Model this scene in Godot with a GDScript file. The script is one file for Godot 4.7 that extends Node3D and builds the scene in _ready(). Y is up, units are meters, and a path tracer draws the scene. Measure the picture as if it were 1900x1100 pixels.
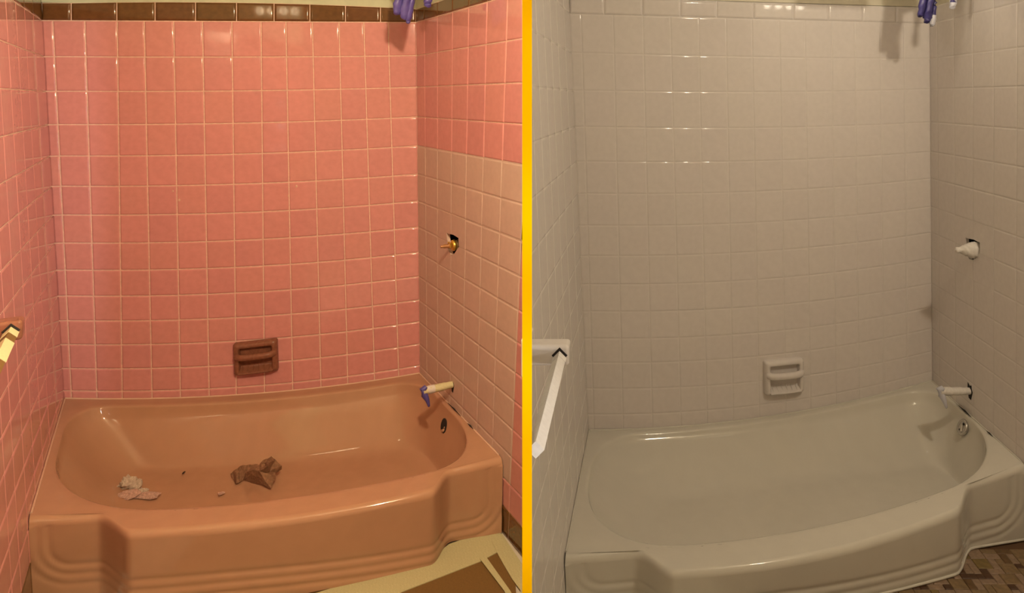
extends Node3D
# Two tiled bathtub alcoves side by side, divided by an added partition that ends in a yellow strip.
# Left: pink tile before refinishing. Right: the same kind of alcove after a white reglaze.

const EYE := 1.567
const CEIL := 2.62
var rng := RandomNumberGenerator.new()
var used := {}
var M := {}
var noise_cache := {}

# ---------------------------------------------------------------- naming
func numbered(called: String) -> String:
	var n: int = used.get(called, 0)
	used[called] = n + 1
	return called if n == 0 else "%s_%03d" % [called, n]

func tag(o: Node3D, label: String, category: String, group := "", kind := "") -> Node3D:
	if label: o.set_meta("label", label)
	if category: o.set_meta("category", category)
	if group: o.set_meta("group", group)
	if kind: o.set_meta("kind", kind)
	return o

func thing(called: String, at: Vector3, label: String, category: String, group := "", kind := "") -> Node3D:
	var o := Node3D.new()
	o.name = numbered(called)
	o.position = at
	add_child(o)
	tag(o, label, category, group, kind)
	return o

func part(called: String, mesh: Mesh, mat: Material, parent: Node, label := "") -> MeshInstance3D:
	var o := MeshInstance3D.new()
	o.name = called
	o.mesh = mesh
	o.material_override = mat
	parent.add_child(o, true)
	if label: o.set_meta("label", label)
	return o

func solo(called: String, mesh: Mesh, mat: Material, at: Vector3, label: String, category: String, group := "", kind := "") -> MeshInstance3D:
	var o := MeshInstance3D.new()
	o.name = numbered(called)
	o.mesh = mesh
	o.material_override = mat
	o.position = at
	add_child(o)
	tag(o, label, category, group, kind)
	return o

# ---------------------------------------------------------------- materials
func noise_tex(freq: float, lo: float, hi: float, sd: int, size := 256) -> NoiseTexture2D:
	var key := "%s %s %s %s" % [freq, lo, hi, sd]
	if noise_cache.has(key): return noise_cache[key]
	var n := FastNoiseLite.new()
	n.seed = sd
	n.frequency = freq
	n.fractal_octaves = 4
	var t := NoiseTexture2D.new()
	t.width = size
	t.height = size
	t.seamless = true
	t.noise = n
	var g := Gradient.new()
	g.set_color(0, Color(lo, lo, lo))
	g.set_color(1, Color(hi, hi, hi))
	t.color_ramp = g
	noise_cache[key] = t
	return t

func bump_tex(freq: float, strength: float, sd: int) -> NoiseTexture2D:
	var key := "b%s %s %s" % [freq, strength, sd]
	if noise_cache.has(key): return noise_cache[key]
	var n := FastNoiseLite.new()
	n.seed = sd
	n.frequency = freq
	var t := NoiseTexture2D.new()
	t.width = 256
	t.height = 256
	t.seamless = true
	t.as_normal_map = true
	t.bump_strength = strength
	t.noise = n
	noise_cache[key] = t
	return t

func mat(lin: Vector3, rough: float, grain := 0.0, grain_scale := 6.0, bump := 0.0, bump_scale := 6.0, metal := 0.0) -> StandardMaterial3D:
	var m := StandardMaterial3D.new()
	m.albedo_color = Color(lin.x, lin.y, lin.z).linear_to_srgb()
	m.roughness = rough
	m.metallic = metal
	if grain > 0.0:
		m.albedo_texture = noise_tex(0.02, 1.0 - grain, 1.0, 7)
		m.uv1_triplanar = true
		m.uv1_world_triplanar = true
		m.uv1_scale = Vector3.ONE * grain_scale
	if bump > 0.0:
		m.normal_enabled = true
		m.normal_texture = bump_tex(0.02, 4.0, 11)
		m.normal_scale = bump
		m.uv1_triplanar = true
		m.uv1_world_triplanar = true
		m.uv1_scale = Vector3.ONE * (grain_scale if grain > 0.0 else bump_scale)
	return m

func variants(lin: Vector3, rough: float, spread: float, grain: float, sd: int) -> Array:
	rng.seed = sd
	var out := []
	for k in 5:
		var f := 1.0 + rng.randf_range(-spread, spread)
		var h := rng.randf_range(-spread, spread) * 0.5
		out.append(mat(Vector3(lin.x * f, lin.y * f * (1.0 + h), lin.z * f * (1.0 - h)), rough, grain, 5.0))
	return out

# ---------------------------------------------------------------- meshes
func smooth_mesh(V: PackedVector3Array, I: PackedInt32Array) -> ArrayMesh:
	# I: triangles counter-clockwise seen from the front
	var N := PackedVector3Array()
	N.resize(V.size())
	for k in range(0, I.size(), 3):
		var c := (V[I[k + 1]] - V[I[k]]).cross(V[I[k + 2]] - V[I[k]])
		for j in 3: N[I[k + j]] += c
	for k in N.size(): N[k] = N[k].normalized() if N[k].length() > 1e-12 else Vector3.UP
	var J := PackedInt32Array()
	for k in range(0, I.size(), 3): J.append_array([I[k], I[k + 2], I[k + 1]])
	return raw_mesh(V, N, J)

func raw_mesh(V: PackedVector3Array, N: PackedVector3Array, J: PackedInt32Array) -> ArrayMesh:
	var a := []
	a.resize(Mesh.ARRAY_MAX)
	a[Mesh.ARRAY_VERTEX] = V
	a[Mesh.ARRAY_NORMAL] = N
	a[Mesh.ARRAY_INDEX] = J
	var m := ArrayMesh.new()
	m.add_surface_from_arrays(Mesh.PRIMITIVE_TRIANGLES, a)
	return m

class MB:
	var V := PackedVector3Array()
	var I := PackedInt32Array()
	func grid(rows: Array, closed := false) -> void:
		# rows of points; front side: rows go up, points go right
		var b := V.size()
		var w: int = rows[0].size()
		for r in rows: V.append_array(PackedVector3Array(r))
		for j in rows.size() - 1:
			for i in (w if closed else w - 1):
				var i2 := (i + 1) % w
				var p := b + j * w + i
				var q := b + j * w + i2
				var r := b + (j + 1) * w + i2
				var s := b + (j + 1) * w + i
				I.append_array([p, q, r, p, r, s])
	func fan(pts: Array, center: Vector3, flip := false) -> void:
		var b := V.size()
		V.append_array(PackedVector3Array(pts))
		V.append(center)
		for i in pts.size():
			var j := (i + 1) % pts.size()
			I.append_array([b + pts.size(), b + j, b + i] if flip else [b + pts.size(), b + i, b + j])
	func flat_quad(a: Vector3, b: Vector3, c: Vector3, d: Vector3) -> void:
		var k := V.size()
		V.append_array([a, b, c, d])
		I.append_array([k, k + 1, k + 2, k, k + 2, k + 3])
	func flat_tri(a: Vector3, b: Vector3, c: Vector3) -> void:
		var k := V.size()
		V.append_array([a, b, c])
		I.append_array([k, k + 1, k + 2])

# tube along points with per-point radius; flat = squash across "side" axis
func tube(mb: MB, P: Array, R: Array, sides := 12, squash := 1.0, spin := 0.0, hint := Vector3.UP) -> void:
	var rows := []
	for k in P.size():
		var t: Vector3 = (P[min(k + 1, P.size() - 1)] - P[max(k - 1, 0)]).normalized()
		var a := hint.cross(t)
		if a.length() < 0.05: a = Vector3.RIGHT.cross(t)
		a = a.normalized()
		var b := t.cross(a)
		var ring := []
		for i in sides:
			var an := TAU * i / sides + spin
			ring.append(P[k] + (a * cos(an) * R[k] + b * sin(an) * R[k] * squash))
		rows.append(ring)
	mb.grid(rows, true)
	mb.fan(rows[0], P[0], true)
	mb.fan(rows[-1], P[-1])

func lathe(prof: Array, sides := 24) -> ArrayMesh:
	# prof: Vector2(radius, height along +Z)
	var mb := MB.new()
	var rows := []
	for p in prof:
		var ring := []
		for i in sides:
			var an := TAU * i / sides
			ring.append(Vector3(cos(an) * p.x, sin(an) * p.x, p.y))
		rows.append(ring)
	mb.grid(rows, true)
	return smooth_mesh(mb.V, mb.I)

func box_bevel(size: Vector3, bev: float) -> ArrayMesh:
	# rounded box centred on the origin
	var mb := MB.new()
	var h := size / 2.0 - Vector3.ONE * bev
	var n := 8
	var rows := []
	for j in n * 2 + 1:
		var la := -PI / 2 + PI * j / (n * 2.0)
		var row := []
		for i in n * 4:
			var lo := TAU * (i + 0.5) / (n * 4.0)
			var d := Vector3(cos(la) * cos(lo), sin(la), -cos(la) * sin(lo))
			row.append(Vector3(sign(d.x) * h.x, sign(sin(la + 0.0001)) * h.y, sign(d.z) * h.z) + d * bev)
		rows.append(row)
	mb.grid(rows, true)
	mb.fan(rows[0], Vector3(0, -size.y / 2, 0), true)
	mb.fan(rows[-1], Vector3(0, size.y / 2, 0))
	return smooth_mesh(mb.V, mb.I)

func inset(poly: PackedVector2Array, g: float) -> PackedVector2Array:
	# convex, counter-clockwise
	var out := PackedVector2Array()
	var n := poly.size()
	for i in n:
		var a := poly[(i + n - 1) % n]
		var b := poly[i]
		var c := poly[(i + 1) % n]
		var e1 := (b - a).normalized()
		var e2 := (c - b).normalized()
		var n1 := Vector2(-e1.y, e1.x)
		var n2 := Vector2(-e2.y, e2.x)
		var den := 1.0 + n1.dot(n2)
		out.append(b + (n1 + n2) * (g / max(den, 0.2)))
	return out

# a glazed tile: flat face, softly rounded edges. poly in plane coordinates (ex right, ey up)
func tile_mesh(poly: PackedVector2Array, O: Vector3, ex: Vector3, ey: Vector3, n: Vector3, g: float, e: float, b: float, soft := 1.0) -> ArrayMesh:
	var V := PackedVector3Array()
	var N := PackedVector3Array()
	var J := PackedInt32Array()
	var k := poly.size()
	var c := Vector2.ZERO
	for p in poly: c += p / k
	var tilt := Vector2(rng.randf_range(-0.006, 0.006), rng.randf_range(-0.006, 0.006))
	# cushion edge: the glaze falls away along a parabola up to the angle "lean"
	var lean := 0.65 * soft
	var steps := [[g, -0.001, minf(lean + 0.6, 1.4)]]
	for m in 5:
		var x := b * (1.0 - m / 4.0)
		steps.append([g + b - x, e - lean * x * x / (2.0 * b), lean * x / b])
	for s in steps:
		var q := inset(poly, s[0])
		for i in k:
			var out2 := (q[i] - c)
			var e1 := (poly[i] - poly[(i + k - 1) % k]).normalized()
			var e2 := (poly[(i + 1) % k] - poly[i]).normalized()
			var o1 := Vector2(e1.y, -e1.x)
			var o2 := Vector2(e2.y, -e2.x)
			# two vertices per corner so that each edge keeps its own normal
			for o in [o1, o2]:
				var z: float = s[1] + tilt.dot(out2) * 0.5
				V.append(O + ex * q[i].x + ey * q[i].y + n * z)
				var oo: Vector2 = (o * 0.8 + (o1 + o2) * 0.2).normalized()
				var nn: Vector3 = n * cos(s[2]) + (ex * oo.x + ey * oo.y) * sin(s[2])
				N.append((nn - (ex * tilt.x + ey * tilt.y) * 0.5).normalized())
	var w := 2 * k
	for j in steps.size() - 1:
		for i in w:
			var i2 := (i + 1) % w
			var a := j * w + i
			var b2 := j * w + i2
			var c2 := (j + 1) * w + i2
			var d := (j + 1) * w + i
			J.append_array([a, c2, b2, a, d, c2])
	var base := (steps.size() - 1) * w
	for i in range(1, k - 1):
		J.append_array([base, base + 2 * (i + 1), base + 2 * i])
	return raw_mesh(V, N, J)

# flat piece of any outline (used round the holes), with straight edges
func slab_mesh(poly: PackedVector2Array, O: Vector3, ex: Vector3, ey: Vector3, n: Vector3, z0: float, z1: float) -> ArrayMesh:
	var mb := MB.new()
	slab_into(mb, poly, O, ex, ey, n, z0, z1)
	return smooth_mesh(mb.V, mb.I)

func slab_into(mb: MB, poly: PackedVector2Array, O: Vector3, ex: Vector3, ey: Vector3, n: Vector3, z0: float, z1: float) -> void:
	if Geometry2D.is_polygon_clockwise(poly) == false and area2(poly) < 0: poly.reverse()
	if area2(poly) < 0: poly.reverse()
	var T := Geometry2D.triangulate_polygon(poly)
	for k in range(0, T.size(), 3):
		var a := poly[T[k]]
		var b := poly[T[k + 1]]
		var c := poly[T[k + 2]]
		if (b - a).cross(c - a) < 0:
			var s := b
			b = c
			c = s
		mb.flat_tri(at2(a, O, ex, ey, n, z1), at2(b, O, ex, ey, n, z1), at2(c, O, ex, ey, n, z1))
		mb.flat_tri(at2(a, O, ex, ey, n, z0), at2(c, O, ex, ey, n, z0), at2(b, O, ex, ey, n, z0))
	for i in poly.size():
		var p := poly[i]
		var q := poly[(i + 1) % poly.size()]
		mb.flat_quad(at2(p, O, ex, ey, n, z0), at2(q, O, ex, ey, n, z0), at2(q, O, ex, ey, n, z1), at2(p, O, ex, ey, n, z1))

func at2(p: Vector2, O: Vector3, ex: Vector3, ey: Vector3, n: Vector3, z: float) -> Vector3:
	return O + ex * p.x + ey * p.y + n * z

func area2(p: PackedVector2Array) -> float:
	var s := 0.0
	for i in p.size(): s += p[i].cross(p[(i + 1) % p.size()])
	return s

# ---------------------------------------------------------------- an alcove: plan corners of its tub at rim height
class Alcove:
	var bl: Vector3
	var br: Vector3
	var fl: Vector3
	var fr: Vector3
	var sag: float
	func rim(u: float, v: float, h := 0.0) -> Vector3:
		var p := bl.lerp(br, u).lerp(fl.lerp(fr, u), v)
		p.y += h - sag * 4.0 * u * (1.0 - u)
		return p
	func flat(v: Vector3) -> Vector3:
		return Vector3(v.x, 0, v.z)
	func back_at(s: float, y: float) -> Vector3:
		var p := bl + (br - bl) * s
		return Vector3(p.x, y, p.z)
	func dir_left() -> Vector3: return flat(fl - bl).normalized()
	func dir_right() -> Vector3: return flat(fr - br).normalized()
	func dir_back() -> Vector3: return flat(br - bl).normalized()

var A: Alcove
var B: Alcove

# ---------------------------------------------------------------- tiled walls
# lattice: rows (top to bottom) of points. style: pick(i, j) -> material or null to skip
func tiled_wall(root: Node3D, lat: Array, n: Vector3, bed: Material, pick: Callable, g: float, e: float, b: float, soft := 1.0, keep := Vector3.ZERO, hole := PackedVector2Array(), names = null) -> void:
	var O := root.position
	var ex := Vector3.UP.cross(n).normalized()
	var ey := n.cross(ex).normalized()
	var grout := MB.new()
	for j in lat.size() - 1:
		for i in lat[j].size() - 1:
			var mt = pick.call(i, j)
			if mt == null: continue
			var quad := PackedVector2Array()
			for q in [lat[j + 1][i], lat[j + 1][i + 1], lat[j][i + 1], lat[j][i]]:
				quad.append(Vector2((q - O).dot(ex), (q - O).dot(ey)))
			if area2(quad) < 0: quad.reverse()
			if keep != Vector3.ZERO:
				# the wall ends where it meets the partition: keep the side of a vertical plane through the origin
				var gr := Vector2(keep.dot(ex), keep.dot(ey))
				var p0 := gr * (-keep.dot(O) / gr.length_squared())
				var gn := gr.normalized()
				var al := Vector2(-gn.y, gn.x)
				var cut := Geometry2D.intersect_polygons(quad, PackedVector2Array([p0 - al * 9, p0 + al * 9, p0 + al * 9 + gn * 9, p0 - al * 9 + gn * 9]))
				if cut.is_empty(): continue
				quad = cut[0]
				if area2(quad) < 0: quad.reverse()
				if absf(area2(quad)) < 0.00008: continue
			var whole := true
			if hole.size():
				var left := Geometry2D.intersect_polygons(quad, hole)
				if left.size():
					whole = false
					for piece in Geometry2D.clip_polygons(quad, hole):
						slab_into(grout, piece, Vector3.ZERO, ex, ey, n, -0.012, 0.0)
					for shrunk in Geometry2D.offset_polygon(quad, -g, Geometry2D.JOIN_MITER):
						for piece in Geometry2D.clip_polygons(shrunk, hole):
							if absf(area2(piece)) < 0.0001: continue
							part("tile", slab_mesh(piece, Vector3.ZERO, ex, ey, n, -0.001, e), mt, root)
			if not whole: continue
			slab_into(grout, quad, Vector3.ZERO, ex, ey, n, -0.012, 0.0)
			var called: String = names.call(i, j) if names != null else "tile"
			part(called, tile_mesh(quad, Vector3.ZERO, ex, ey, n, g, e, b, soft), mt, root)
	part("grout", smooth_mesh(grout.V, grout.I), bed, root)

func sag_row(f: float, sag: float, s: float) -> float:
	var c := clampf(s, 0.0, 1.0)
	return -sag * clampf(f, -0.1, 1.05) * 4.0 * c * (1.0 - c)

func back_lattice(al: Alcove, st: Array, sb: Array, hl: Array, hr: Array, sag: float, h0: float, hspan: float) -> Array:
	var lat := []
	for j in hl.size():
		var row := []
		for i in st.size():
			var f: float = 1.0 - (hl[j] - h0) / hspan
			var s: float = lerpf(st[i], sb[i], clampf(f, -0.1, 1.1))
			var w: float = (s - lerpf(st[0], sb[0], f)) / (lerpf(st[-1], sb[-1], f) - lerpf(st[0], sb[0], f))
			row.append(al.back_at(s, lerpf(hl[j], hr[j], w) + sag_row(f, sag, s)))
		lat.append(row)
	return lat

func plaster_panel(root: Node3D, a: Vector3, b: Vector3, top: float, n: Vector3, m: Material) -> void:
	# the painted strip between the tile and the ceiling
	var mb := MB.new()
	var O := root.position
	var a2 := Vector3(a.x, top, a.z)
	var b2 := Vector3(b.x, top, b.z)
	mb.flat_quad(a - O, b - O, b2 - O, a2 - O)
	mb.flat_quad(b - O - n * 0.08, a - O - n * 0.08, a2 - O - n * 0.08, b2 - O - n * 0.08)
	mb.flat_quad(a - O - n * 0.08, b - O - n * 0.08, b - O, a - O)
	part("painted_plaster", smooth_mesh(mb.V, mb.I), m, root)

func cavity(root: Node3D, c: Vector2, size: Vector2, n: Vector3, m: Material) -> void:
	var ex := Vector3.UP.cross(n).normalized()
	var ey := n.cross(ex).normalized()
	var mb := MB.new()
	var q := []
	for d in [Vector2(-1, -1), Vector2(1, -1), Vector2(1, 1), Vector2(-1, 1)]: q.append(c + d * size / 2)
	for k in 4:
		var a: Vector2 = q[k]
		var b: Vector2 = q[(k + 1) % 4]
		mb.flat_quad(at2(a, Vector3.ZERO, ex, ey, n, -0.012), at2(b, Vector3.ZERO, ex, ey, n, -0.012), at2(b, Vector3.ZERO, ex, ey, n, -0.1), at2(a, Vector3.ZERO, ex, ey, n, -0.1))
	mb.flat_quad(at2(q[0], Vector3.ZERO, ex, ey, n, -0.1), at2(q[1], Vector3.ZERO, ex, ey, n, -0.1), at2(q[2], Vector3.ZERO, ex, ey, n, -0.1), at2(q[3], Vector3.ZERO, ex, ey, n, -0.1))
	part("pipe_cavity", smooth_mesh(mb.V, mb.I), m, root, "dark hole broken through the tile")  # real recess; the shade inside is also in its near black colour

# ---------------------------------------------------------------- bathtub
func tub_outline(e: Dictionary, nf: int, nb: int, ns: int, na: int) -> Array:
	# u0 u1 v0 v1 and the four corner radii (ru, rv): bl, br, fr, fl; "bow" pushes the front edge out
	var out := []
	var corner := func(cu, cv, ru, rv, a0):
		for k in na:
			var t: float = a0 + PI / 2 * (k + 1) / (na + 1.0)
			var p: float = 0.86
			out.append(Vector2(cu + ru * signf(cos(t)) * pow(absf(cos(t)), p), cv + rv * signf(sin(t)) * pow(absf(sin(t)), p)))
	var line := func(a: Vector2, b: Vector2, k: int):
		for i in k: out.append(a.lerp(b, i / (k - 1.0)))
	line.call(Vector2(e.u0, e.v1 - e.fl.y), Vector2(e.u0, e.v0 + e.bl.y), ns)
	corner.call(e.u0 + e.bl.x, e.v0 + e.bl.y, e.bl.x, e.bl.y, PI)
	line.call(Vector2(e.u0 + e.bl.x, e.v0), Vector2(e.u1 - e.br.x, e.v0 + e.get("dv", 0.0)), nb)
	corner.call(e.u1 - e.br.x, e.v0 + e.get("dv", 0.0) + e.br.y, e.br.x, e.br.y, PI * 1.5)
	line.call(Vector2(e.u1, e.v0 + e.get("dv", 0.0) + e.br.y), Vector2(e.u1, e.v1 - e.fr.y), ns)
	corner.call(e.u1 - e.fr.x, e.v1 - e.fr.y, e.fr.x, e.fr.y, 0.0)
	line.call(Vector2(e.u1 - e.fr.x, e.v1), Vector2(e.u0 + e.fl.x, e.v1), nf)
	corner.call(e.u0 + e.fl.x, e.v1 - e.fl.y, e.fl.x, e.fl.y, PI / 2)
	if e.has("bow"):
		for k in out.size():
			var p: Vector2 = out[k]
			var f: float = smoothstep(0.35, 0.95, (p.y - e.v0) / (e.v1 - e.v0))
			out[k].y += e.bow * f * sin(PI * clampf((p.x - e.u0) / (e.u1 - e.u0), 0.0, 1.0))
	return out

func front_v(u: float, c: Dictionary) -> float:
	var b := smoothstep(c.b0, c.b1, u) - smoothstep(c.b2, c.b3, u)
	return 1.0 + 0.008 * b + b * (c.bulge + c.arc * sin(PI * clampf((u - c.b0) / (c.b3 - c.b0), 0, 1)))

func basin_point(al: Alcove, c: Dictionary, p: Vector2, h: float) -> Vector3:
	if not c.has("level"): return al.rim(p.x, p.y, h * c.deep)
	var top := al.rim(p.x, p.y)
	return top + Vector3(0, (top.y - c.level) * h / 0.2235, 0)

func frame_dist(u: float, d: float, w: float, low: float) -> float:
	# distance from a rounded U that runs down near both ends of the apron and along its foot
	var px: float = minf(u, 1.0 - u) * w - 0.055
	var py: float = low - d
	var r := 0.06
	var qx := r - px
	var qy := r - py
	if qx > 0 and qy > 0: return r - sqrt(qx * qx + qy * qy)
	return minf(px, py)

func make_tub(al: Alcove, c: Dictionary, m: Material, caulk: Material, label: String) -> Dictionary:
	var O := Vector3(al.rim(0.5, 0.5).x, 0, al.rim(0.5, 0.5).z)
	var t := thing("bathtub", O, label, "bathtub")
	var nf := 90
	var nb := 50
	var ns := 20
	var na := 14
	var top := tub_outline(c.top, nf, nb, ns, na)
	var bot := tub_outline(c.bottom, nf, nb, ns, na)
	var tiny := Vector2(0.003, 0.004)
	var outer := tub_outline({"u0": 0.0035, "u1": 0.9965, "v0": 0.006, "v1": 1.0, "bl": tiny, "br": tiny, "fl": tiny, "fr": tiny}, nf, nb, ns, na)
	for k in outer.size():
		if outer[k].y > 0.97: outer[k].y = outer[k].y + front_v(outer[k].x, c) - 1.0 - 0.022
	var mb := MB.new()
	var rows := []
	var cen := Vector2(0.5, 0.52)
	for f in [0.0, 0.2, 0.45, 0.7, 0.9]:
		var row := []
		for k in top.size():
			var lip: Vector2 = top[k] + (top[k] - cen).normalized() * 0.018
			var p: Vector2 = outer[k].lerp(lip, f)
			row.append(al.rim(p.x, p.y, 0.0) - O)
		rows.append(row)
	var prof := [[-0.02, 0.0], [-0.006, -0.0012], [0.004, -0.004], [0.016, -0.010], [0.03, -0.019], [0.05, -0.034], [0.1, -0.054], [0.3, -0.096], [0.5, -0.137], [0.7, -0.177], [0.78, -0.1915], [0.84, -0.201], [0.89, -0.2080], [0.93, -0.2122], [0.97, -0.2155], [1.02, -0.2185], [1.08, -0.2205], [1.16, -0.222]]
	for pr in prof:
		var row := []
		for k in top.size():
			var p: Vector2
			if pr[0] < 0.0:
				p = top[k] + (top[k] - cen).normalized() * (-pr[0])
			else:
				p = top[k].lerp(bot[k], minf(pr[0], 1.0))
				if pr[0] > 1.0: p = p.lerp(cen, pr[0] - 1.0)
			row.append(basin_point(al, c, p, pr[1]) - O)
		rows.append(row)
	for f in [0.4, 0.7, 0.95]:
		var row := []
		for k in top.size():
			var p: Vector2 = bot[k].lerp(cen, f)
			row.append(basin_point(al, c, p, -0.2235) - O)
		rows.append(row)
	mb.grid(rows, true)
	mb.fan(rows[-1], basin_point(al, c, cen, -0.2235) - O)
	# apron
	var nu := 190
	var nd := 70
	rows = []
	var r := 0.022
	for j in nd + 9:
		var row := []
		for i in nu + 1:
			var u := 0.0035 + 0.993 * (1.0 - float(i) / nu)
			var vf := front_v(u, c)
			var dv := 0.0
			var dh := 0.0
			if j < 1:
				dv = -0.0245
				dh = -0.0001
			elif j <= 8:
				var an := PI / 2 * (j - 1) / 7.0
				dv = -r + r * sin(an)
				dh = -r + r * cos(an)
			var p: Vector3
			if j <= 8:
				p = al.rim(u, vf + dv, dh)
			else:
				var f := (j - 8.0) / nd
				var full := al.rim(u, vf, -r)
				var d := r + full.y * f
				var low: float = lerpf(c.low0, c.low1, smoothstep(0.3, 1.0, u))
				var q := frame_dist(u, d, 1.5, low)
				var disp := 0.0
				for k in 3: disp -= 0.003 * exp(-pow((q + 0.030 * k) / 0.0085, 2.0))
				disp += 0.004 * smoothstep(0.01, -0.06, q)
				p = al.rim(u + 0.003 * f * (1.0 - u), vf + disp - 0.012 * f * c.get("slope", 1.0), -r)
				p.y = full.y * (1.0 - f) + 0.0045 * f
			row.append(p - O)
		rows.append(row)
	mb.grid(rows)
	part("basin", smooth_mesh(mb.V, mb.I), m, t)
	# sealant along the wall joints
	var cm := MB.new()
	var P := []
	var R := []
	for k in 41:
		P.append(al.rim(0.005 + 0.99 * k / 40.0, 0.0075, 0.0005) - O)
		R.append(0.0036 + 0.0005 * sin(k * 2.1))
	tube(cm, P, R, 8)
	for side in [c.bead, 1.0 - c.bead]:
		P = []
		R = []
		for k in 21:
			P.append(al.rim(side, 0.008 + k / 20.0 * 0.96, 0.0002) - O)
			R.append(0.003 + 0.0004 * sin(k * 1.7 + side))
		tube(cm, P, R, 8)
	if c.has("foot"):
		# a bead along the foot of the apron
		P = []
		R = []
		for k in 81:
			var u := 0.012 + 0.983 * k / 80.0
			var p := al.rim(u, front_v(u, c) + 0.004 - 0.012, 0)
			p.y = 0.0045
			P.append(p - O)
			R.append(0.0045)
		tube(cm, P, R, 8)
	part("sealant", smooth_mesh(cm.V, cm.I), caulk, t)
	for g in c.gaps:
		var gm := MB.new()
		tube(gm, [al.rim(0.9935, g[0], 0.003) - O, al.rim(0.9932, (g[0] + g[1]) / 2, 0.0045) - O, al.rim(0.9935, g[1], 0.003) - O], [0.0008, g[2], 0.0008], 6)
		part("open_joint", smooth_mesh(gm.V, gm.I), M.dark, t, "dark gap where the sealant has come away")
	return {"node": t, "O": O, "top": top, "bot": bot}

# ---------------------------------------------------------------- ceramic soap dish, built in wall axes
func rounded_rect(w: float, h: float, r: float, z: float, n := 6) -> Array:
	var out := []
	for c in [[1, -1, -PI / 2], [1, 1, 0.0], [-1, 1, PI / 2], [-1, -1, PI]]:
		for k in n:
			var a: float = c[2] + PI / 2 * k / (n - 1.0)
			out.append(Vector3(c[0] * (w / 2 - r) + cos(a) * r, c[1] * (h / 2 - r) + sin(a) * r, z))
	return out

func soap_dish(at: Vector3, n: Vector3, roll: float, w: float, h: float, m: Material, dark: Material, label: String) -> void:
	var t := thing("soap_dish", at, label, "soap dish")
	var ex := Vector3.UP.cross(n).normalized()
	t.basis = Basis(ex, Vector3.UP, n) * Basis(Vector3(0, 0, 1), roll)
	var mb := MB.new()
	var rows := []
	var d := 0.03
	# the opening sits low in the frame: a broad top, a thin lower lip
	for s in [[0.0, -0.002, 0.010, 0.0], [0.0, d * 0.45, 0.010, 0.0], [0.004, d * 0.8, 0.011, 0.0], [0.010, d * 0.97, 0.010, 0.0], [0.016, d, 0.009, 0.3], [0.020, d * 0.97, 0.008, 0.7], [0.0225, d * 0.85, 0.007, 0.9], [0.024, d * 0.6, 0.006, 1.0], [0.027, 0.005, 0.006, 1.0]]:
		var row := rounded_rect(w - s[0] * 2, h - s[0] * 2 + s[3] * 0.009, s[2], s[1])
		for k in row.size(): row[k].y -= s[3] * 0.0065
		rows.append(row)
	mb.grid(rows, true)
	mb.fan(rows[-1], Vector3(0, -0.0065, 0.005))
	part("frame", smooth_mesh(mb.V, mb.I), m, t)
	var bar := MB.new()
	var P := []
	var R := []
	for k in 15:
		var f := k / 14.0
		var x := lerpf(-w / 2 + 0.014, w / 2 - 0.014, f)
		var z := d * 0.7 + 0.018 * sqrt(maxf(0.0, 1.0 - pow(absf(f * 2 - 1), 6.0)))
		P.append(Vector3(x, h * 0.07 + 0.004 * pow(absf(f * 2 - 1), 4.0), z))
		R.append(h * 0.1)
	tube(bar, P, R, 12)
	part("grab_bar", smooth_mesh(bar.V, bar.I), m, t)
	# the tray: a floor that slopes out to a raised front lip, with drain ribs
	var tr := MB.new()
	var prof := [Vector2(-h * 0.24, 0.0055), Vector2(-h * 0.31, 0.009), Vector2(-h * 0.385, 0.026), Vector2(-h * 0.405, 0.034), Vector2(-h * 0.43, 0.037), Vector2(-h * 0.46, 0.033), Vector2(-h * 0.47, 0.02), Vector2(-h * 0.47, 0.0)]
	rows = []
	for p in prof: rows.append([Vector3(w / 2 - 0.02, p.x, p.y), Vector3(w * 0.2, p.x - 0.001, p.y), Vector3(0, p.x - 0.0015, p.y), Vector3(-w * 0.2, p.x - 0.001, p.y), Vector3(-w / 2 + 0.02, p.x, p.y)])
	tr.grid(rows)
	part("tray", smooth_mesh(tr.V, tr.I), m, t)
	for k in 6:
		var rb := MB.new()
		var x := lerpf(-w * 0.3, w * 0.3, k / 5.0)
		tube(rb, [Vector3(x, -h * 0.25, 0.0065), Vector3(x, -h * 0.31, 0.0095), Vector3(x, -h * 0.385, 0.0265)], [0.002, 0.0024, 0.001], 6)
		part("drain_rib", smooth_mesh(rb.V, rb.I), m, t)

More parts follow.
